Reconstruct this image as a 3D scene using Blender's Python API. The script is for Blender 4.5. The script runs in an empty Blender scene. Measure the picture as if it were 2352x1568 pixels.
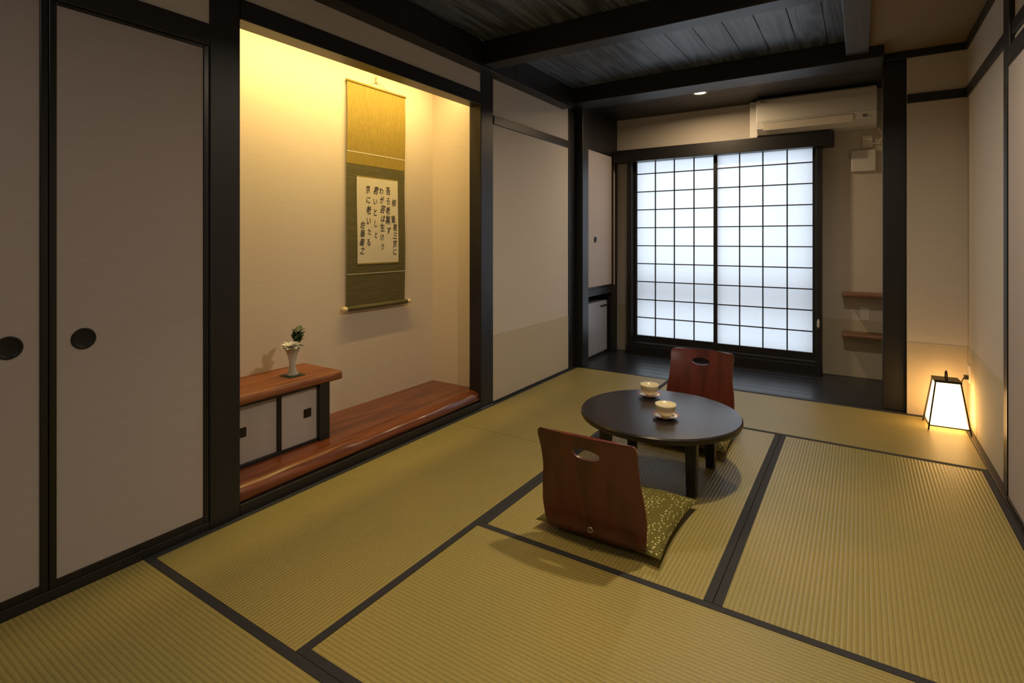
import bpy, bmesh, math, random
from mathutils import Vector, Matrix
random.seed(3)
sc=bpy.context.scene
COL=sc.collection
def S(r,g,b):
    f=lambda c:(c/255/12.92) if c/255<=0.04045 else ((c/255+0.055)/1.055)**2.4
    return (f(r),f(g),f(b),1)
def mul(c,k): return (min(c[0]*k,1),min(c[1]*k,1),min(c[2]*k,1),1)
# ---------------- materials
def newmat(name):
    m=bpy.data.materials.new(name); m.use_nodes=True
    nt=m.node_tree; b=nt.nodes['Principled BSDF']
    return m,nt,b
def N(nt,t,**kw):
    n=nt.nodes.new(t)
    for k,v in kw.items(): setattr(n,k,v)
    return n
def coords(nt,stretch):
    tc=N(nt,'ShaderNodeTexCoord'); mp=N(nt,'ShaderNodeMapping')
    mp.inputs['Scale'].default_value=stretch
    nt.links.new(tc.outputs['Object'],mp.inputs['Vector']); return mp.outputs['Vector']
def ramp(nt,fac,stops):
    r=N(nt,'ShaderNodeValToRGB'); e=r.color_ramp.elements
    while len(e)<len(stops): e.new(0.5)
    for i,(p,c) in enumerate(stops): e[i].position=p; e[i].color=c
    nt.links.new(fac,r.inputs['Fac']); return r.outputs['Color']
def bump(nt,b,h,strength,dist=0.002):
    bp=N(nt,'ShaderNodeBump'); bp.inputs['Strength'].default_value=strength; bp.inputs['Distance'].default_value=dist
    nt.links.new(h,bp.inputs['Height']); nt.links.new(bp.outputs['Normal'],b.inputs['Normal'])
def plain(name,col,rough=.6,var=.06,ns=8,st=(1,1,1),bm=0,metal=0,spec=.5,detail=3):
    m,nt,b=newmat(name); v=coords(nt,st)
    n=N(nt,'ShaderNodeTexNoise'); n.inputs['Scale'].default_value=ns; n.inputs['Detail'].default_value=detail
    nt.links.new(v,n.inputs['Vector'])
    c=ramp(nt,n.outputs['Fac'],[(.25,mul(col,1-var)),(.75,mul(col,1+var))])
    nt.links.new(c,b.inputs['Base Color'])
    b.inputs['Roughness'].default_value=rough; b.inputs['Metallic'].default_value=metal
    b.inputs['Specular IOR Level'].default_value=spec
    if bm: bump(nt,b,n.outputs['Fac'],bm)
    return m
def wood(name,c1,c2,st,rough=.4,bm=.1,spec=.5,coat=0,dist=1.2,ns=3,freq=22):
    m,nt,b=newmat(name); v=coords(nt,st)
    n=N(nt,'ShaderNodeTexNoise'); n.inputs['Scale'].default_value=ns; n.inputs['Detail'].default_value=4
    n.inputs['Distortion'].default_value=dist
    nt.links.new(v,n.inputs['Vector'])
    w=N(nt,'ShaderNodeMath',operation='MULTIPLY'); w.inputs[1].default_value=freq; nt.links.new(n.outputs['Fac'],w.inputs[0])
    s=N(nt,'ShaderNodeMath',operation='SINE'); nt.links.new(w.outputs[0],s.inputs[0])
    mr=N(nt,'ShaderNodeMapRange'); mr.inputs['From Min'].default_value=-1; nt.links.new(s.outputs[0],mr.inputs['Value'])
    c=ramp(nt,mr.outputs[0],[(0,c1),(1,c2)])
    nt.links.new(c,b.inputs['Base Color']); b.inputs['Roughness'].default_value=rough
    b.inputs['Specular IOR Level'].default_value=spec; b.inputs['Coat Weight'].default_value=coat; b.inputs['Coat Roughness'].default_value=.15
    if bm: bump(nt,b,mr.outputs[0],bm)
    return m
def emis(name,col,st):
    m,nt,b=newmat(name); b.inputs['Emission Color'].default_value=col; b.inputs['Emission Strength'].default_value=st
    b.inputs['Base Color'].default_value=col; return m
def tatami(name,axis):
    m,nt,b=newmat(name); tc=N(nt,'ShaderNodeTexCoord'); sp=N(nt,'ShaderNodeSeparateXYZ')
    nt.links.new(tc.outputs['Object'],sp.inputs[0])
    o=sp.outputs[0] if axis=='y' else sp.outputs[1]
    k=N(nt,'ShaderNodeMath',operation='MULTIPLY'); k.inputs[1].default_value=2*math.pi/0.0155; nt.links.new(o,k.inputs[0])
    s=N(nt,'ShaderNodeMath',operation='SINE'); nt.links.new(k.outputs[0],s.inputs[0])
    mr=N(nt,'ShaderNodeMapRange'); mr.inputs['From Min'].default_value=-1; nt.links.new(s.outputs[0],mr.inputs['Value'])
    mp=N(nt,'ShaderNodeMapping'); mp.inputs['Scale'].default_value=(60,420,1) if axis=='y' else (420,60,1)
    nt.links.new(tc.outputs['Object'],mp.inputs[0])
    n=N(nt,'ShaderNodeTexNoise'); n.inputs['Scale'].default_value=1; n.inputs['Detail'].default_value=2; nt.links.new(mp.outputs[0],n.inputs['Vector'])
    n2=N(nt,'ShaderNodeTexNoise'); n2.inputs['Scale'].default_value=1.6; nt.links.new(tc.outputs['Object'],n2.inputs['Vector'])
    base=ramp(nt,n2.outputs['Fac'],[(.35,S(153,142,84)),(.65,S(164,147,85))])
    r1=ramp(nt,mr.outputs[0],[(0,(.74,.74,.70,1)),(.4,(1,1,1,1)),(1,(1.0,1.0,1.0,1))])
    r2=ramp(nt,n.outputs['Fac'],[(.3,(.78,.78,.78,1)),(.7,(1,1,1,1))])
    a=N(nt,'ShaderNodeMix',data_type='RGBA',blend_type='MULTIPLY'); a.inputs[0].default_value=1
    nt.links.new(base,a.inputs[6]); nt.links.new(r1,a.inputs[7])
    c=N(nt,'ShaderNodeMix',data_type='RGBA',blend_type='MULTIPLY'); c.inputs[0].default_value=1
    nt.links.new(a.outputs[2],c.inputs[6]); nt.links.new(r2,c.inputs[7])
    nt.links.new(c.outputs[2],b.inputs['Base Color']); b.inputs['Roughness'].default_value=.42; b.inputs['Specular IOR Level'].default_value=.45
    bump(nt,b,mr.outputs[0],.5,.002)
    return m
DW=plain('dark_wood_v',S(28,27,30),.42,.3,3,(30,30,1),bm=.08)
DWY=plain('dark_wood_y',S(27,26,29),.42,.3,3,(30,1,30),bm=.08)
DWX=plain('dark_wood_x',S(27,26,29),.42,.3,3,(1,30,30),bm=.08)
LACQ=plain('black_lacquer',S(20,19,20),.3,.1,5)
WALL=plain('wall_plaster',S(202,194,184),.85,.035,3,(3,3,60),bm=.06)
WAIN=plain('waist_paper',S(188,178,156),.8,.05,3,(3,3,70),bm=.06)
FUS=plain('fusuma_paper',S(172,162,158),.85,.03,3,(2,2,50),bm=.04)
TOKO=plain('tokonoma_plaster',S(208,194,180),.9,.03,3,(3,3,50),bm=.05)
TY=tatami('tatami_rush_y','y'); TX=tatami('tatami_rush_x','x')
HERI=plain('tatami_border_cloth',S(38,38,42),.8,.2,400,bm=.1)
TWOOD=wood('tokonoma_board_wood',S(88,42,22),S(118,62,33),(7,.35,7),.32,.05,coat=.3,ns=1.3,dist=.5,freq=34)
SWOOD=wood('shelf_wood',S(112,60,32),S(140,84,46),(7,.4,7),.45,.05,ns=1.3,dist=.5,freq=30)
CHW=wood('chair_redwood',S(74,29,21),S(100,42,31),(5,5,1.0),.35,.02,coat=.2,ns=1.2,freq=14)
CPL=wood('ceiling_plank_wood',S(52,59,70),S(96,106,122),(7,.45,7),.38,.2,ns=1.3,freq=34,dist=.8)
EFL=plain('engawa_floor_wood',S(36,37,43),.3,.25,3,(1,20,20),bm=.05)
REED=plain('reed_ceiling',S(136,116,90),.85,.4,6,(2,60,1),bm=.4,detail=5)
TABW=plain('table_wood',S(34,28,28),.3,.3,3,(2,25,25),bm=.04)
BEAMG=plain('beam_grey',S(84,84,90),.4,.2,3,(30,1,30))
WHITE=plain('white_plastic',S(222,219,212),.4,.02)
GREY=plain('grey_plastic',S(120,120,118),.5,.05)
DARK=plain('dark_metal',S(25,24,24),.4,.1,metal=.3)
CER=plain('cream_ceramic',S(228,218,180),.25,.03)
CERW=plain('white_ceramic',S(228,220,205),.25,.03)
CERR=plain('saucer_rim_red',S(170,80,50),.3,.1)
GOLD=wood('scroll_gold_silk',S(138,118,46),S(154,132,56),(2,40,6),.75,.05,ns=2)
OLIV=wood('scroll_green_silk',S(84,78,46),S(100,93,56),(2,2,50),.8,.05,ns=2)
PAPER=plain('scroll_paper',S(210,200,180),.85,.06,5)
IVORY=plain('ivory_knob',S(225,205,160),.4,.05)
INK=plain('ink',S(22,20,20),.8,.1)
LEAF=plain('leaf_green',S(30,58,36),.5,.3,40)
GLASSY=plain('milky_glass',S(220,220,210),.12,.05,30)
GLASSY.node_tree.nodes['Principled BSDF'].inputs['Transmission Weight'].default_value=.45
PETAL=plain('petal_white',S(235,232,222),.6,.05,30)
METAL=plain('brushed_metal',S(170,160,140),.3,.1,metal=.9)
FRIDGE=plain('fridge_door',S(150,152,160),.35,.05)
WSH=plain('wall_shelf_wood',S(120,84,60),.5,.25,3,(2,20,20))
m,nt,b=newmat('shoji_paper'); nt.nodes.remove(b)
v=coords(nt,(1,1,1)); n=N(nt,'ShaderNodeTexNoise'); n.inputs['Scale'].default_value=40; nt.links.new(v,n.inputs['Vector'])
c=ramp(nt,n.outputs['Fac'],[(.3,(.87,.88,.90,1)),(.7,(.89,.90,.92,1))])
t=N(nt,'ShaderNodeBsdfTranslucent'); d=N(nt,'ShaderNodeBsdfDiffuse'); mx=N(nt,'ShaderNodeMixShader'); mx.inputs[0].default_value=.2
nt.links.new(c,t.inputs[0]); nt.links.new(c,d.inputs[0]); nt.links.new(t.outputs[0],mx.inputs[1]); nt.links.new(d.outputs[0],mx.inputs[2])
nt.links.new(mx.outputs[0],nt.nodes['Material Output'].inputs[0]); SHOJI=m
m,nt,b=newmat('zabuton_fabric'); v=coords(nt,(1,1,1))
vo=N(nt,'ShaderNodeTexVoronoi'); vo.inputs['Scale'].default_value=72; vo.inputs['Randomness'].default_value=.6; nt.links.new(v,vo.inputs['Vector'])
c=ramp(nt,vo.outputs['Distance'],[(.22,S(198,190,128)),(.29,S(92,84,22))]); nt.links.new(c,b.inputs['Base Color']); b.inputs['Roughness'].default_value=.85
n=N(nt,'ShaderNodeTexNoise'); n.inputs['Scale'].default_value=300; nt.links.new(v,n.inputs['Vector']); bump(nt,b,n.outputs['Fac'],.2,.001)
ZAB=m
LAMPP=emis('lamp_paper',(1,.56,.19,1),8)
DLIGHT=emis('downlight_lens',(1,.8,.55,1),12)
LED=emis('led_lens',(1,.74,.36,1),6)
# ---------------- mesh builder
class MB:
    def __init__(s): s.bm=bmesh.new(); s.mats=[]
    def mi(s,m):
        if m not in s.mats: s.mats.append(m)
        return s.mats.index(m)
    def hexa(s,bot,top,m):
        vs=[s.bm.verts.new(p) for p in list(bot)+list(top)]
        i=s.mi(m)
        for q in [(3,2,1,0),(4,5,6,7),(0,1,5,4),(1,2,6,5),(2,3,7,6),(3,0,4,7)]:
            f=s.bm.faces.new([vs[k] for k in q]); f.material_index=i
    def box(s,x0,x1,y0,y1,z0,z1,m):
        s.hexa([(x0,y0,z0),(x1,y0,z0),(x1,y1,z0),(x0,y1,z0)],[(x0,y0,z1),(x1,y0,z1),(x1,y1,z1),(x0,y1,z1)],m)
    def lathe(s,prof,m,seg=32,origin=(0,0,0),mat4=None,smooth=True):
        i=s.mi(m); rings=[]; M4=mat4 or Matrix.Identity(4); o=Vector(origin)
        for r,z in prof:
            if r<1e-6: rings.append([s.bm.verts.new(o+M4@Vector((0,0,z)))])
            else: rings.append([s.bm.verts.new(o+M4@Vector((r*math.cos(2*math.pi*k/seg),r*math.sin(2*math.pi*k/seg),z))) for k in range(seg)])
        for a,b in zip(rings,rings[1:]):
            for k in range(seg):
                k2=(k+1)%seg
                if len(a)==1 and len(b)==1: continue
                if len(a)==1: f=s.bm.faces.new([a[0],b[k2],b[k]])
                elif len(b)==1: f=s.bm.faces.new([a[k],a[k2],b[0]])
                else: f=s.bm.faces.new([a[k],a[k2],b[k2],b[k]])
                f.material_index=i; f.smooth=smooth
    def tube(s,pts,r,m,seg=8):
        for a,b in zip(pts,pts[1:]):
            a=Vector(a); b=Vector(b); d=b-a
            q=d.to_track_quat('Z','Y').to_matrix().to_4x4()
            s.lathe([(0,0),(r,0),(r,d.length),(0,d.length)],m,seg,a,q,smooth=False)
    def finish(s,name,bevel=0,parent=None,loc=None,rotz=0,recalc=True):
        if recalc: bmesh.ops.recalc_face_normals(s.bm,faces=s.bm.faces)
        me=bpy.data.meshes.new(name); s.bm.to_mesh(me); s.bm.free()
        for m in s.mats: me.materials.append(m)
        o=bpy.data.objects.new(name,me); COL.objects.link(o)
        if bevel:
            bv=o.modifiers.new('bevel','BEVEL'); bv.width=bevel; bv.segments=2; bv.limit_method='ANGLE'; bv.angle_limit=math.radians(40)
        if loc: o.location=loc
        o.rotation_euler[2]=rotz
        if parent: o.parent=parent
        return o
def box(name,x0,x1,y0,y1,z0,z1,m,bevel=0.003):
    a=MB(); a.box(x0,x1,y0,y1,z0,z1,m); return a.finish(name,bevel)
def empty(name,loc=(0,0,0),rotz=0):
    e=bpy.data.objects.new(name,None); e.location=loc; e.rotation_euler[2]=rotz; e.empty_display_size=.1; COL.objects.link(e); return e
def area(name,loc,rot,sx,sy,power,col,parent=None,spread=None,shape='RECTANGLE'):
    l=bpy.data.lights.new(name,'AREA'); l.shape=shape; l.size=sx; l.size_y=sy; l.energy=power; l.color=col
    if spread: l.spread=spread
    o=bpy.data.objects.new(name,l); o.location=loc; o.rotation_euler=rot; COL.objects.link(o)
    if parent: o.parent=parent
    return o
XL=-2.256; XR=.595; YB=-1.2; YF=4.584; YW=5.58; ZC=2.56
# ---------------- floor
box('floor',-2.9,.75,YB-.1,5.8,-.15,-.05,DWX,0)
a=MB(); y=YF+.05
while y<YW:
    a.box(-2.9,.30,y+.001,min(y+.118,YW),-.05,-.002,EFL); y+=.12
a.box(-2.25,.595,YF,YF+.048,-.05,.002,DWX)
a.finish('floor_engawa',.002)
def tat(x0,x1,y0,y1,axis):
    a=MB(); g=.0015; w=.030
    a.box(x0+g,x1-g,y0+g,y1-g,-.05,0,TY if axis=='y' else TX)
    if axis=='y':
        a.box(x0+g,x0+w,y0+g,y1-g,0,.0015,HERI); a.box(x1-w,x1-g,y0+g,y1-g,0,.0015,HERI)
    else:
        a.box(x0+g,x1-g,y0+g,y0+w,0,.0015,HERI); a.box(x0+g,x1-g,y1-w,y1-g,0,.0015,HERI)
    a.finish('tatami_mat')
tat(XL,-1.35,.972,2.753,'y'); tat(XL,-1.35,2.753,YF,'y')
tat(-1.35,-.408,1.848,3.665,'y'); tat(-.408,.56,1.848,3.665,'y')
tat(-1.35,.56,3.665,YF,'x'); tat(-1.35,.56,.972,1.848,'x')
tat(XL,-.45,.06,.972,'x'); tat(-.45,.56,.06,.972,'x'); tat(XL,-.45,YB,.06,'x'); tat(-.45,.56,YB,.06,'x')
# ---------------- left wall
a=MB()
a.box(-2.33,XL-.006,YB,1.188,2.09,2.62,WALL)
a.box(-2.36,XL-.006,1.318,3.083,2.245,2.62,WALL)
a.box(-2.36,XL-.006,3.2345,4.45,0,2.62,WALL)
a.box(XL-.0065,XL-.004,3.2345,4.45,.0,.5,WAIN)
a.box(-2.42,-2.36,YB,1.188,0,2.62,WALL)
a.finish('wall_left')
box('trim_1',-2.36,XL+.004,YB,1.188,2.0,2.09,DWY)
box('baseboard_left',-2.36,XL,YB,1.188,-.05,.035,DWY)
box('trim_2',-2.36,XL+.004,1.318,3.083,2.155,2.245,DWY)
box('trim_3',XL-.012,XL+.006,3.2345,4.45,2.046,2.109,DWY)
box('trim_4',XL-.012,XL+.003,3.2345,4.45,0.0016,.014,DWY,.001)
box('wooden_pillar',-2.42,XL-.0,1.188,1.318,0,2.56,DW,.004)
box('wooden_pillar',-2.36,XL-.0,3.083,3.2345,0,2.56,DW,.004)
a=MB(); a.box(-2.36,XL,4.45,4.586,0,2.56,DW); a.box(-2.36,-2.18,4.588,4.72,.003,2.56,DW); a.finish('wooden_pillar',.004)
box('ceiling_beam',-2.36,-2.165,YB,4.35,2.38,2.56,DWY,.004)
def fusuma(name,y0,y1,xf,face=1,z0=.035,z1=2.0,hy=None,fr=.02,th=.03):
    a=MB(); xa,xb=(xf-th,xf) if face>0 else (xf,xf+th)
    a.box(xa,xb,y0,y0+fr,z0,z1,LACQ); a.box(xa,xb,y1-fr,y1,z0,z1,LACQ)
    a.box(xa,xb,y0+fr,y1-fr,z0,z0+fr+.004,LACQ); a.box(xa,xb,y0+fr,y1-fr,z1-.012,z1,LACQ)
    a.box(xa+.005,xb-.005,y0+fr,y1-fr,z0+fr+.004,z1-.012,FUS)
    if hy:
        R=Matrix.Rotation(math.radians(90*face),4,'Y')
        a.lathe([(0,.001),(.027,.001),(.029,.004),(.036,.004),(.037,.0),(.037,-.004)],DARK,32,((xb-.005) if face>0 else xa+.005,hy,.856),R)
    return a.finish(name,.0015)
fusuma('door_1',.665,1.187,-2.262,1,hy=.761)
fusuma('door_2',.12,.662,-2.262,1,hy=.564)
fusuma('door_3',-.42,.118,-2.262,1,hy=.02)
fusuma('door_4',-.96,-.422,-2.262,1,hy=-.52)
# ---------------- tokonoma
a=MB()
a.box(-2.83,-2.757,1.19,3.21,-.05,2.62,TOKO); a.finish('wall_tokonoma_back')
box('wall_tokonoma_left',-2.757,-2.42,1.19,1.25,-.05,2.62,TOKO,0)
box('wall_tokonoma_right',-2.757,-2.36,3.14,3.21,-.05,2.62,TOKO,0)
box('ceiling_tokonoma',-2.757,-2.36,1.25,3.14,2.44,2.5,TOKO,0)
box('trim_5',-2.757,XL,1.318,3.083,-.05,.048,DWY)
def live(name,xb,xf,y0,y1,z0,z1,amp,m,ch=.03):
    bm_=bmesh.new(); n=120; R=[]
    for i in range(n+1):
        t=i/n; y=y0+(y1-y0)*t
        w=amp*(math.sin(t*7+1)+.6*math.sin(t*17+2)+.35*math.sin(t*41))
        w2=amp*.6*(math.sin(t*11+.5)+.5*math.sin(t*29))
        h=z1-z0
        P=[(xb,z0),(xf-.012+w2*.5,z0),(xf-.002+w*.3,z0+h*.22),(xf-.004+w2*.5,z0+h*.45),(xf-ch*.45+w*.9,z0+h*.78),(xf-ch+w*1.2,z1-.003),(xf-ch*1.4+w*1.2,z1),(xb,z1)]
        R.append([bm_.verts.new((px,y,pz)) for px,pz in P])
    for A,B in zip(R,R[1:]):
        for k in range(8):
            f=bm_.faces.new([A[k],B[k],B[(k+1)%8],A[(k+1)%8]]); f.smooth=k in(1,2,3,4,5)
    bm_.faces.new(R[0]); bm_.faces.new(R[-1])
    bmesh.ops.recalc_face_normals(bm_,faces=bm_.faces)
    me=bpy.data.meshes.new(name); bm_.to_mesh(me); bm_.free(); me.materials.append(m)
    o=bpy.data.objects.new(name,me); COL.objects.link(o); return o
live('tokonoma_floor_board',-2.757,-2.268,1.25,3.14,.048,.12,.014,TWOOD,.06)
cab=empty('tokonoma_cabinet',(0,0,0))
o=live('top_slab',-2.757,-2.416,1.25,2.0,.425,.471,.003,SWOOD,.012); o.parent=cab
a=MB()
a.box(-2.50,-2.43,1.86,1.925,.12,.425,DW)
a.box(-2.745,-2.70,1.87,1.92,.12,.425,DW)
a.box(-2.72,-2.46,1.885,1.905,.13,.425,DW)
a.box(-2.48,-2.445,1.25,1.86,.12,.135,DWY); a.box(-2.48,-2.445,1.25,1.86,.410,.425,DWY)
a.box(-2.465,-2.450,1.628,1.648,.135,.41,LACQ)
a.finish('frame',.002,cab)
a=MB(); a.box(-2.475,-2.463,1.25,1.64,.135,.41,FUS); a.box(-2.462,-2.454,1.648,1.86,.135,.41,FUS)
for hy,xx in ((1.80,-2.454),(1.445,-2.463)):
    a.box(xx,xx+.003,hy-.022,hy+.022,.262,.306,DARK); a.box(xx+.003,xx+.004,hy-.014,hy+.014,.27,.298,LACQ)
a.finish('sliding_panels',0,cab)
led=empty('tokonoma_strip_light',(-2.41,2.2,2.40))
a=MB(); a.box(-.02,.02,-.88,.88,.018,.038,WHITE); a.box(-.015,.015,-.87,.87,.012,.018,LED); a.finish('strip_body',0,led)
area('strip_glow',(-.0,0,.008),(0,math.radians(30),0),.03,1.7,21,(1,.71,.24),led,2.5)
# scroll
scr=empty('hanging_scroll',(-2.745,2.5615,0))
def sheet(a,y0,y1,z0,z1,x,m,n=16):
    i=a.mi(m); P=[]
    for k in range(n+1):
        z=z0+(z1-z0)*k/n; w=.004*math.sin(z*7)
        P.append((a.bm.verts.new((x+w,y0,z)),a.bm.verts.new((x+w,y1,z))))
    for p,q in zip(P,P[1:]):
        f=a.bm.faces.new([p[0],p[1],q[1],q[0]]); f.material_index=i; f.smooth=True
a=MB()
sheet(a,-.26,.26,.76,2.215,.004,OLIV,40)
sheet(a,-.26,.26,1.69,2.215,.005,GOLD,16)
sheet(a,-.26,.26,1.765,1.771,.006,PAPER,2)
sheet(a,-.26,.26,.975,.979,.006,PAPER,2)
sheet(a,-.1785,.1905,1.045,1.61,.0065,PAPER,16)
sheet(a,-.1785,.1905,1.61,1.618,.0065,GOLD,2); sheet(a,-.1785,.1905,1.037,1.045,.0065,GOLD,2)
a.finish('silk_mount',0,scr,recalc=False)
a=MB(); RX=Matrix.Rotation(math.radians(-90),4,'X')
a.lathe([(0,0),(.008,0),(.008,.53),(0,.53)],GOLD,12,(.006,-.265,2.218),RX)
a.lathe([(0,0),(.015,0),(.015,.54),(0,.54)],OLIV,16,(.014,-.27,.758),RX)
for yy in(-.3,.27): a.lathe([(0,0),(.015,0),(.017,.015),(.015,.03),(0,.03)],IVORY,16,(.014,yy,.758),RX)
a.tube([(.006,-.1,2.226),(.003,0,2.27)],.0025,IVORY); a.tube([(.006,.1,2.226),(.003,0,2.27)],.0025,IVORY)
a.tube([(.003,0,2.27),(.003,0,2.44)],.002,IVORY)
a.box(-.002,.01,-.008,.008,2.262,2.30,IVORY)
a.finish('rods_and_cord',0,scr)
cols=[("柳\u3000慶君三京に",.152,1.47,.057),("吾ら老黒す",.094,1.555,.068),("わが芸は生けり",.036,1.55,.063),("君いとしと",-.024,1.555,.074),("京に老いたる",-.082,1.555,.070),("佐藤義之",-.140,1.31,.056)]
for k,(tx,yy,zt,sp) in enumerate(cols):
    for j,ch in enumerate(tx):
        if ch=='\u3000': continue
        big=ord(ch)>0x4000
        fc=bpy.data.curves.new('calligraphy','FONT'); fc.body=ch; fc.size=min((.058 if big else .050)*random.uniform(.9,1.1),sp*.92); fc.align_x='CENTER'; fc.offset=.0001; fc.shear=random.uniform(-.1,.3)
        fc.extrude=.0002; fc.materials.append(INK)
        o=bpy.data.objects.new('calligraphy_stroke',fc); COL.objects.link(o); o.parent=scr
        z=zt-sp*(j+.6)
        o.matrix_local=Matrix.Translation((.0075+.004*math.sin(z*7),yy+random.uniform(-.006,.006),z))@Matrix.Rotation(math.radians(90),4,'Z')@Matrix.Rotation(math.radians(90),4,'X')@Matrix.Rotation(random.uniform(-.18,.14),4,'Z')@Matrix.Diagonal((.78,1.05,1,1))
# vase
vz=empty('flower_vase',(-2.557,1.783,.471))
a=MB()
a.box(-.05,.05,-.045,.045,0,.003,LEAF)
a.lathe([(0,.004),(.03,.004),(.031,.01),(.02,.03),(.0165,.055),(.018,.08),(.026,.11),(.033,.13),(.043,.15),(.049,.155),(.044,.152),(.03,.13),(.0,.11)],GLASSY,24)
a.finish('vase_body',.0,vz)
def leaf(a,base,dirv,L,W,m):
    i=a.mi(m); d=Vector(dirv).normalized(); s_=d.cross(Vector((.3,.2,1))).normalized(); up=s_.cross(d); b=Vector(base); prev=None
    for k in range(7):
        t=k/6; w=W*math.sin(math.pi*min(max(t,.02),.98))**.7; c=b+d*L*t-up*L*.25*t*t
        row=[a.bm.verts.new(c-s_*w+up*w*.3),a.bm.verts.new(c),a.bm.verts.new(c+s_*w+up*w*.3)]
        if prev:
            for q in(0,1):
                f=a.bm.faces.new([prev[q],prev[q+1],row[q+1],row[q]]); f.material_index=i; f.smooth=True
        prev=row
a=MB()
for k in range(22):
    an=k*2.4; leaf(a,(0.015,-.02+.004*math.cos(an),.155),(math.cos(an),math.sin(an)*1.3-.2,.25+.4*(k%3)),.048,.015,PETAL)
for k in range(12):
    an=k*1.9; leaf(a,(0,.02,.16+.005*k),(.6*math.cos(an),.5*math.sin(an)+.35,.9),.045+.035*random.random(),.017,LEAF)
leaf(a,(0,.01,.155),(.3,1,.1),.06,.012,LEAF)
a.tube([(0,0,.1),(0,.012,.17),(0,.03,.235)],.002,LEAF)
a.finish('flowers',0,vz,recalc=False)
# ---------------- far end / engawa
a=MB()
a.box(-2.36,-2.084,YW,YW+.12,-.05,2.62,WALL); a.box(-.283,.33,YW,YW+.12,-.05,2.62,WALL); a.box(-2.084,-.283,YW,YW+.12,2.10,2.62,WALL)
a.box(-.283,.27,YW-.003,YW,0,.5,WAIN); a.box(-2.22,-2.084,YW-.003,YW,0,.5,WAIN)
a.finish('wall_far')
box('wall_engawa_right',.27,.36,4.70,YW,-.002,2.62,WALL,0)
a=MB(); a.box(.273,.70,4.6,4.70,0,2.62,WALL); a.box(.273,XR,4.5975,4.6,0,.495,WAIN); a.finish('wall_far_right')
box('wooden_pillar',.137,.273,4.635,4.74,.002,2.56,DW,.004)
box('ceiling_beam',-2.36,.137,4.35,4.60,2.42,2.56,DWX,.004)
box('ceiling_beam',-2.165,-.08,2.99,3.12,2.40,2.56,DWX,.004)
box('ceiling_beam',-2.165,-.08,.6,.73,2.40,2.56,DWX,.004)
box('ceiling_beam',-.08,.052,YB,4.35,2.46,2.56,BEAMG,.004)
box('trim_6',.137,XR,4.58,4.60,2.45,2.50,DWX)
# ceiling
a=MB(); x=-2.165
while x<-.08:
    a.box(x+.001,min(x+.178,-.08),YB,4.35,ZC,ZC+.03,CPL); x+=.18
a.finish('ceiling',.0015)
box('ceiling_reed',.052,XR,YB,4.6,2.50,2.53,REED,0)
a=MB(); y=4.60
while y<YW:
    a.box(-2.36,.27,y+.001,min(y+.14,YW),2.50,2.53,DWX); y+=.141
a.finish('ceiling_engawa',.001)
box('ceiling_slab',-2.95,.85,YB-.1,5.72,2.62,2.70,DW,0)
# closet on engawa left
a=MB(); cx=-2.235
a.box(-2.9,-2.80,4.72,YW+.12,0,2.62,DW)
a.box(-2.8,cx,4.722,YW,2.10,2.50,DW); a.box(-2.8,cx,4.722,YW,.635,.705,DW)
a.box(-2.8,cx,5.445,5.475,.705,2.10,DW) ; a.box(-2.8,cx,5.42,YW,0,.635,DW)
a.box(-2.8,cx,4.722,4.76,0,2.1,DW)
a.box(-2.8,cx,5.54,YW,.7,2.10,DW)
a.finish('engawa_closet',.002)
fusuma('door_5',4.765,5.443,cx+.002,1,z0=.708,z1=2.098,fr=.014,th=.02)
a=MB(); R=Matrix.Rotation(math.radians(90),4,'Y'); a.lathe([(0,0),(.022,0),(.025,.004),(.03,.004),(.03,0)],DARK,24,(cx-.002,5.0,1.2),R)
a.box(cx-.02,cx-.01,5.477,5.538,.71,2.095,FUS); a.finish('closet_pull',0)
fr=empty('mini_fridge',(0,0,0))
a=MB(); a.box(-2.72,-2.30,4.78,5.38,.0,.56,FRIDGE); a.finish('body',.01,fr)
a=MB(); a.box(-2.298,-2.27,4.78,5.38,.03,.555,FRIDGE); a.box(-2.27,-2.262,5.2,5.36,.50,.515,DARK); a.finish('door_panel',.006,fr)
# window
win=empty('window_1',(0,0,0))
a=MB()
a.box(-2.084,-2.03,5.47,5.66,0,2.14,DW); a.box(-.325,-.283,5.44,5.66,0,2.14,DW)
a.box(-2.084,-.283,5.45,5.66,-.05,.09,DWX); a.box(-2.03,-.325,5.47,5.66,.09,.115,DWX)
a.finish('frame',.003,win)
a=MB(); a.box(-2.22,-.19,5.42,5.58,2.02,2.145,DWX); a.finish('head_board',.003,win)
def shoji(nm,x0,x1,y):
    a=MB(); zb=.185; zt=2.10; s_=.034
    a.box(x0,x0+s_,y,y+.028,.117,zt,DW); a.box(x1-s_,x1,y,y+.028,.117,zt,DW)
    a.box(x0+s_,x1-s_,y,y+.028,.117,zb,DWX)
    xi0=x0+s_; xi1=x1-s_
    for k in range(1,4):
        xx=xi0+(xi1-xi0)*k/4; a.box(xx-.005,xx+.005,y+.006,y+.02,zb,zt,DW)
    for k in range(1,11):
        zz=zb+.19*k; a.box(xi0,xi1,y+.006,y+.019,zz-.005,zz+.005,DWX)
    a.finish(nm+'_lattice',0,win)
    a=MB(); a.box(xi0,xi1,y+.0205,y+.0215,zb,zt,SHOJI); a.finish(nm+'_paper',0,win)
shoji('shoji_a',-2.03,-1.172,5.535); shoji('shoji_b',-1.206,-.322,5.503)
a=MB(); a.box(-.312,-.30,5.425,5.44,.42,.50,WHITE); a.box(-.316,-.296,5.41,5.425,.435,.485,WHITE); a.finish('latch',.003,win)
a=MB()
a.box(-2.1,-.25,5.74,5.77,.57,.76,WHITE)
for k in range(5): a.box(-2.1+.45*k,-2.08+.45*k,5.78,5.80,-.1,.57,WHITE)
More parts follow.
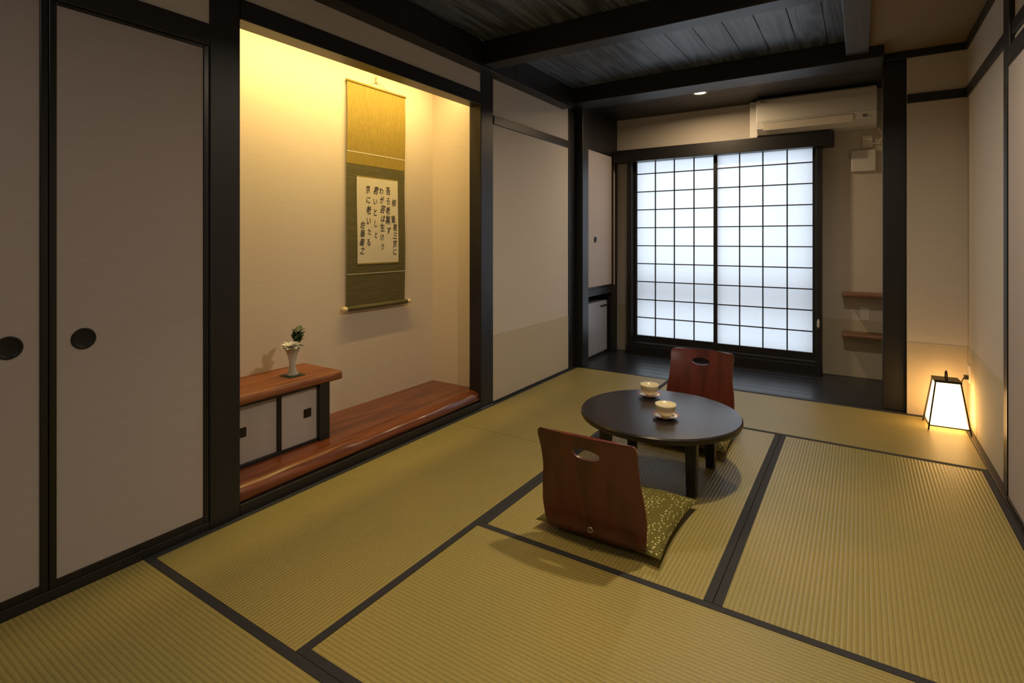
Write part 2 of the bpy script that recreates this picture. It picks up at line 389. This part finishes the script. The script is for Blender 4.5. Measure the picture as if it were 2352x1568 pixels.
a.finish('balcony_railing')
# AC
ac=empty('air_conditioner',(0,0,0))
a=MB(); prof=[(5.575,2.485),(5.385,2.485),(5.362,2.470),(5.352,2.40),(5.352,2.27),(5.37,2.21),(5.43,2.165),(5.575,2.155)]
i=a.mi(WHITE); L=[a.bm.verts.new((-.80,p,z)) for p,z in prof]; R_=[a.bm.verts.new((.12,p,z)) for p,z in prof]
a.bm.faces.new(L); a.bm.faces.new(R_)
for k in range(8): a.bm.faces.new([L[k],L[(k+1)%8],R_[(k+1)%8],R_[k]])
a.finish('body',.008,ac)
box_=MB(); box_.box(-.87,-.802,5.46,5.578,2.15,2.49,WHITE); box_.finish('side_cover',.008,ac)
a=MB()
a.box(-.79,.11,5.3505,5.353,2.275,2.2765,GREY)
a.hexa([(-.74,5.372,2.195),(-.05,5.372,2.195),(-.05,5.38,2.20),(-.74,5.38,2.20)],[(-.74,5.346,2.255),(-.05,5.346,2.255),(-.05,5.353,2.258),(-.74,5.353,2.258)],CERW)
a.box(-.745,-.045,5.350,5.3515,2.2585,2.261,GREY)
a.box(-.76,-.71,5.3505,5.352,2.445,2.455,GREY)
a.box(.02,.05,5.353,5.365,2.225,2.245,GREY)
a.finish('flap_and_marks',0,ac)
a=MB(); a.box(.02,.09,5.568,YW,2.0,2.10,WHITE); a.box(.04,.07,5.56,5.568,2.02,2.05,CERW); a.tube([(.135,5.50,2.14),(.165,5.53,2.08),(.13,5.56,2.02),(.08,5.563,2.03)],.004,WHITE); a.finish('wall_outlet',0)
a=MB(); a.box(-.064,.116,5.555,YW,1.79,1.975,WHITE); a.finish('thermostat_box',.008)  # thermostat box on the wall right of the window
a=MB(); a.box(.0,.07,5.572,YW,.50,.62,WHITE); a.finish('small_outlet',.003)  # small white outlet between the two wall shelves
for z in(.745,.40):
    a=MB(); a.box(-.13,.268,5.37,YW-.004,z-.035,z,WSH); a.finish('wall_shelf',.012)
def downlight(x,y,z,power,col,size=.09,spread=2.4):
    e=empty('ceiling_downlight',(x,y,z)); a=MB()
    a.lathe([(.045,.0),(.048,-.006),(.062,-.006),(.064,0),(.045,.0)],WHITE,32); a.finish('ring',0,e)
    a=MB(); a.lathe([(0,-.001),(.045,-.001),(.045,0)],DLIGHT,32); a.finish('lens',0,e)
    area('beam',(0,0,-.012),(0,0,0),size,size,power,col,e,spread,'DISK')
downlight(-1.187,4.897,2.50,14,(1,.72,.42),.09,3.0)
downlight(-.32,2.35,ZC,23,(1,.83,.60),.1,2.7)
downlight(-.75,1.35,ZC,5,(1,.76,.44),.1,1.5)
e=empty('added_fill_lamp',(-.7,-.35,ZC)); a=MB()  # invented fixture behind the camera, added as front fill light
a.box(-.25,.25,-.25,.25,-.03,0,DWX); a.finish('body',.003,e)
a=MB(); a.box(-.22,.22,-.22,.22,-.07,-.03,emis('fill_lamp_face',(1,.9,.84,1),1.0)); a.finish('diffuser',.003,e)  # glowing face of the added fill fixture
area('glow',(0,0,-.075),(0,0,0),.42,.42,6,(1,.92,.88),e)
# ---------------- right wall
a=MB()
a.box(XR,XR+.1,YB,4.6,0,2.62,WALL); a.box(XR-.0025,XR,3.43,4.6,0,.495,WAIN); a.finish('wall_right')
box('trim_7',XR-.012,XR,3.43,4.6,2.135,2.20,DWY); box('trim_8',.273,XR-.012,4.585,4.6,2.138,2.198,DWX)
box('trim_9',XR-.015,XR,YB,4.58,2.45,2.50,DWY)
box('wooden_pillar',XR-.02,XR,3.31,3.43,.005,2.45,DW)
box('trim_10',XR-.02,XR,YB,3.31,2.0,2.09,DWY); box('trim_11',XR-.012,XR,YB,3.31,2.135,2.2,DWY)
box('baseboard_right',.561,XR-.001,YB,4.58,-.05,.004,DWY,.001)
fusuma('door_6',2.42,3.305,XR-.032,-1,z0=.006,hy=2.5); fusuma('door_7',1.53,2.418,XR-.032,-1,z0=.006)
box('wall_behind',-2.9,.75,YB-.1,YB,-.05,2.62,WALL,0)
# ---------------- lamp
lp=empty('andon_floor_lamp',(.462,4.38,.002),math.radians(3))
a=MB(); B=.105; T=.062; h=.305; w=.006
def edge(a,p,q,w,m): a.tube([p,q],w,m,4)
c4=[(-1,-1),(1,-1),(1,1),(-1,1)]
for i,(sx,sy) in enumerate(c4):
    sx2,sy2=c4[(i+1)%4]
    k=B-(B-T)*.08
    edge(a,(sx*B,sy*B,0.0),(sx*T,sy*T,h),.0055,DARK)
    edge(a,(sx*k,sy*k,.03),(sx2*k,sy2*k,.03),.004,DARK)
a.box(-T-.006,T+.006,-T-.006,T+.006,h-.008,h+.006,DARK)
pts=[(0,-.03+.0,h+.006),(0,-.025,h+.04),(0,-.01,h+.055),(0,.01,h+.055),(0,.025,h+.04),(0,.03,h+.006)]
a.tube(pts,.004,DARK)
a.finish('frame',0,lp)
a=MB(); k0=B*.95-.006; k1=T-.003
a.hexa([(-k0,-k0,.032),(k0,-k0,.032),(k0,k0,.032),(-k0,k0,.032)],[(-k1,-k1,h-.01),(k1,-k1,h-.01),(k1,k1,h-.01),(-k1,k1,h-.01)],LAMPP)
a.finish('paper_shade',0,lp)
a=MB(); a.box(XR-.008,XR,4.47,4.54,.28,.39,WHITE); a.box(XR-.03,XR-.008,4.49,4.52,.30,.325,DARK)
a.tube([(XR-.03,4.505,.31),(XR-.05,4.50,.26),(XR-.045,4.48,.12),(XR-.04,4.47,.010),(.48,4.46,.008)],.003,DARK); a.finish('power_cord_and_outlet',0)
# ---------------- table
tb=empty('round_low_table',(-.875,2.76,.002))
a=MB(); a.lathe([(0,.274),(.385,.274),(.397,.279),(.403,.290),(.402,.302),(.396,.309),(.388,.31),(0,.31)],TABW,96)
for f in a.bm.faces:
    f.smooth=True
o=a.finish('table_top',0,tb)
md=o.modifiers.new('es','EDGE_SPLIT'); md.split_angle=math.radians(35)
a=MB(); lx,ly=.215,.19
for sx,sy in c4:
    x,y=sx*lx,sy*ly; t=.027; bt=.022
    x2,y2=x,y
    a.hexa([(x2-bt,y2-bt,0),(x2+bt,y2-bt,0),(x2+bt,y2+bt,0),(x2-bt,y2+bt,0)],[(x-t,y-t,.274),(x+t,y-t,.274),(x+t,y+t,.274),(x-t,y+t,.274)],DW)
a.box(-lx+.027,lx-.027,-ly-.01,-ly+.01,.235,.274,DWX); a.box(-lx+.027,lx-.027,ly-.01,ly+.01,.235,.274,DWX)
a.box(-lx-.01,-lx+.01,-ly+.027,ly-.027,.235,.274,DWY); a.box(lx-.01,lx+.01,-ly+.027,ly-.027,.235,.274,DWY)
a.finish('legs',.003,tb)
def cup(x,y):
    e=empty('tea_cup_on_saucer',(x,y,.3125)); a=MB()
    a.lathe([(0,.0),(.03,.0),(.032,.003),(.045,.006),(.058,.013),(.0585,.015),(.045,.0095),(.03,.006),(0,.006)],CERW,40)
    a.lathe([(.058,.0132),(.063,.0165),(.0635,.018),(.058,.0152)],CERR,40); a.finish('saucer',0,e)
    a=MB(); a.lathe([(0,.0065),(.021,.0065),(.021,.012),(.026,.014),(.038,.024),(.046,.040),(.0505,.062),(.0515,.070),(.0495,.070),(.044,.042),(.034,.026),(0,.018)],CER,40); a.finish('cup',0,e)
cup(-1.0,2.98); cup(-.813,2.667)
# ---------------- zaisu chairs
def zaisu(x,y,rot):
    e=empty('zaisu_floor_chair',(x,y,0),rot)
    ctrl=[(.43,.013),(.30,.012),(.15,.012),(.08,.014),(.045,.022),(.02,.042),(.006,.075),(-.001,.12),(-.008,.18),(-.02,.25),(-.038,.33),(-.06,.40),(-.082,.462)]
    pts=[]
    for i in range(len(ctrl)-1):
        p0=Vector(ctrl[max(i-1,0)]);p1=Vector(ctrl[i]);p2=Vector(ctrl[i+1]);p3=Vector(ctrl[min(i+2,len(ctrl)-1)])
        for k in range(4):
            t=k/4; pts.append(.5*((2*p1)+(-p0+p2)*t+(2*p0-5*p1+4*p2-p3)*t*t+(-p0+3*p1-3*p2+p3)*t**3))
    pts.append(Vector(ctrl[-1]))
    def hw(p):
        z=p[1]; yv=p[0]
        if z<.03: return .19 if yv>.1 else .19+(.1-yv)*.2
        key=[(.03,.203),(.08,.210),(.15,.216),(.22,.211),(.30,.199),(.38,.198),(.44,.202),(.452,.199),(.459,.192),(.4621,.183)]
        for (a0,b0),(a1,b1) in zip(key,key[1:]):
            if z<=a1: return b0+(b1-b0)*max(0,(z-a0))/(a1-a0)
        return key[-1][1]
    last=pts[-1]; prev=pts[-2]; pts=pts[:-1]+[prev.lerp(last,q) for q in(.3,.5,.7,.85,.93,1)]
    bm_=bmesh.new(); nx=28; rows=[]
    for p in pts:
        w=hw(p); c=.022*min(1,max(0,(p[1]-.02)/.12)); r=[]
        for i in range(nx+1):
            u=-1+2*i/nx; zz=p[1]
            if p[1]>.40: zz+= .006*(1-u*u)*(p[1]-.40)/.06
            r.append(bm_.verts.new((w*u,p[0]-c*(1-u*u)+.0,zz)))
        rows.append(r)
    for A,B in zip(rows,rows[1:]):
        for i in range(nx):
            f=bm_.faces.new([A[i],A[i+1],B[i+1],B[i]]); f.smooth=True
    me=bpy.data.meshes.new('bent_plywood'); bm_.to_mesh(me); bm_.free(); me.materials.append(CHW)
    o=bpy.data.objects.new('bent_plywood',me); COL.objects.link(o)
    s_=o.modifiers.new('s','SOLIDIFY'); s_.thickness=.012; s_.offset=0
    a=MB(); RXm=Matrix.Rotation(math.radians(-90),4,'X')@Matrix.Diagonal((1,.40,1,1))
    a.lathe([(0,-.2),(.056,-.2),(.056,.2),(0,.2)],CHW,40,(.006,0,.393),RXm,smooth=False); cu=a.finish('cutter')
    bo=o.modifiers.new('b','BOOLEAN'); bo.operation='DIFFERENCE'; bo.object=cu; bo.solver='EXACT'
    bpy.context.view_layer.update()
    dg=bpy.context.evaluated_depsgraph_get(); ev=o.evaluated_get(dg); nm=bpy.data.meshes.new_from_object(ev)
    o.modifiers.clear(); o.data=nm
    bpy.data.objects.remove(cu)
    es=o.modifiers.new('es','EDGE_SPLIT'); es.split_angle=math.radians(35)
    o.parent=e
    a=MB(); a.lathe([(.006,0),(.006,.003),(.011,.003),(.012,0)],METAL,20,(0,-.028,.085),Matrix.Rotation(math.radians(90),4,'X')); a.finish('badge_ring',0,e)
    return e
def zabuton(x,y,rot,hx=.262,hy=.262):
    bm_=bmesh.new(); n=36; top=[];bot=[]
    for i in range(n+1):
        rt=[];rb=[]
        for j in range(n+1):
            u=-1+2*i/n; v=-1+2*j/n
            px=u*hx*(1-.07*(1-v*v)); py=v*hy*(1-.07*(1-u*u))
            q=max(0,(1-abs(u)**2.6))*max(0,(1-abs(v)**2.6)); q=q**.45
            zc=.022+.018
            tuft=math.exp(-(u*u+v*v)/.02)*.012
            wr=.0025*math.sin(u*9+v*4)*q
            rt.append(bm_.verts.new((px,py,zc+.052*q-tuft+wr)))
            rb.append(bm_.verts.new((px,py,zc-.016*q-.0012)))
        top.append(rt);bot.append(rb)
    for i in range(n):
        for j in range(n):
            bm_.faces.new([top[i][j],top[i+1][j],top[i+1][j+1],top[i][j+1]]).smooth=True
            bm_.faces.new([bot[i][j],bot[i][j+1],bot[i+1][j+1],bot[i+1][j]]).smooth=True
    def side(lst_t,lst_b):
        for k in range(n):
            bm_.faces.new([lst_t[k],lst_t[k+1],lst_b[k+1],lst_b[k]])
    side(top[0],bot[0]); side(top[n],bot[n]); side([r[0] for r in top],[r[0] for r in bot]); side([r[n] for r in top],[r[n] for r in bot])
    bmesh.ops.recalc_face_normals(bm_,faces=bm_.faces)
    me=bpy.data.meshes.new('zabuton_cushion'); bm_.to_mesh(me); bm_.free(); me.materials.append(ZAB)
    o=bpy.data.objects.new('zabuton_cushion',me); COL.objects.link(o); o.location=(x,y,0); o.rotation_euler[2]=rot
zaisu(-.87,1.925,math.radians(1)); zabuton(-.868,2.19,0)
zaisu(-.88,3.60,math.radians(180)); zabuton(-.872,3.335,0)
# ---------------- world, camera
w=bpy.data.worlds.new('World'); sc.world=w; w.use_nodes=True
bg=w.node_tree.nodes['Background']; bg.inputs[0].default_value=(.78,.89,1,1); bg.inputs[1].default_value=2.3
cam=bpy.data.cameras.new('Camera'); co=bpy.data.objects.new('Camera',cam); COL.objects.link(co)
cam.sensor_width=36; cam.lens=1235/2352*36; cam.shift_y=-234/2352; cam.clip_start=.02
co.location=(0,0,1.2); co.rotation_euler=(math.radians(90),0,math.radians(32.9))
sc.camera=co
sc.view_settings.view_transform='Standard'; sc.view_settings.look='None'
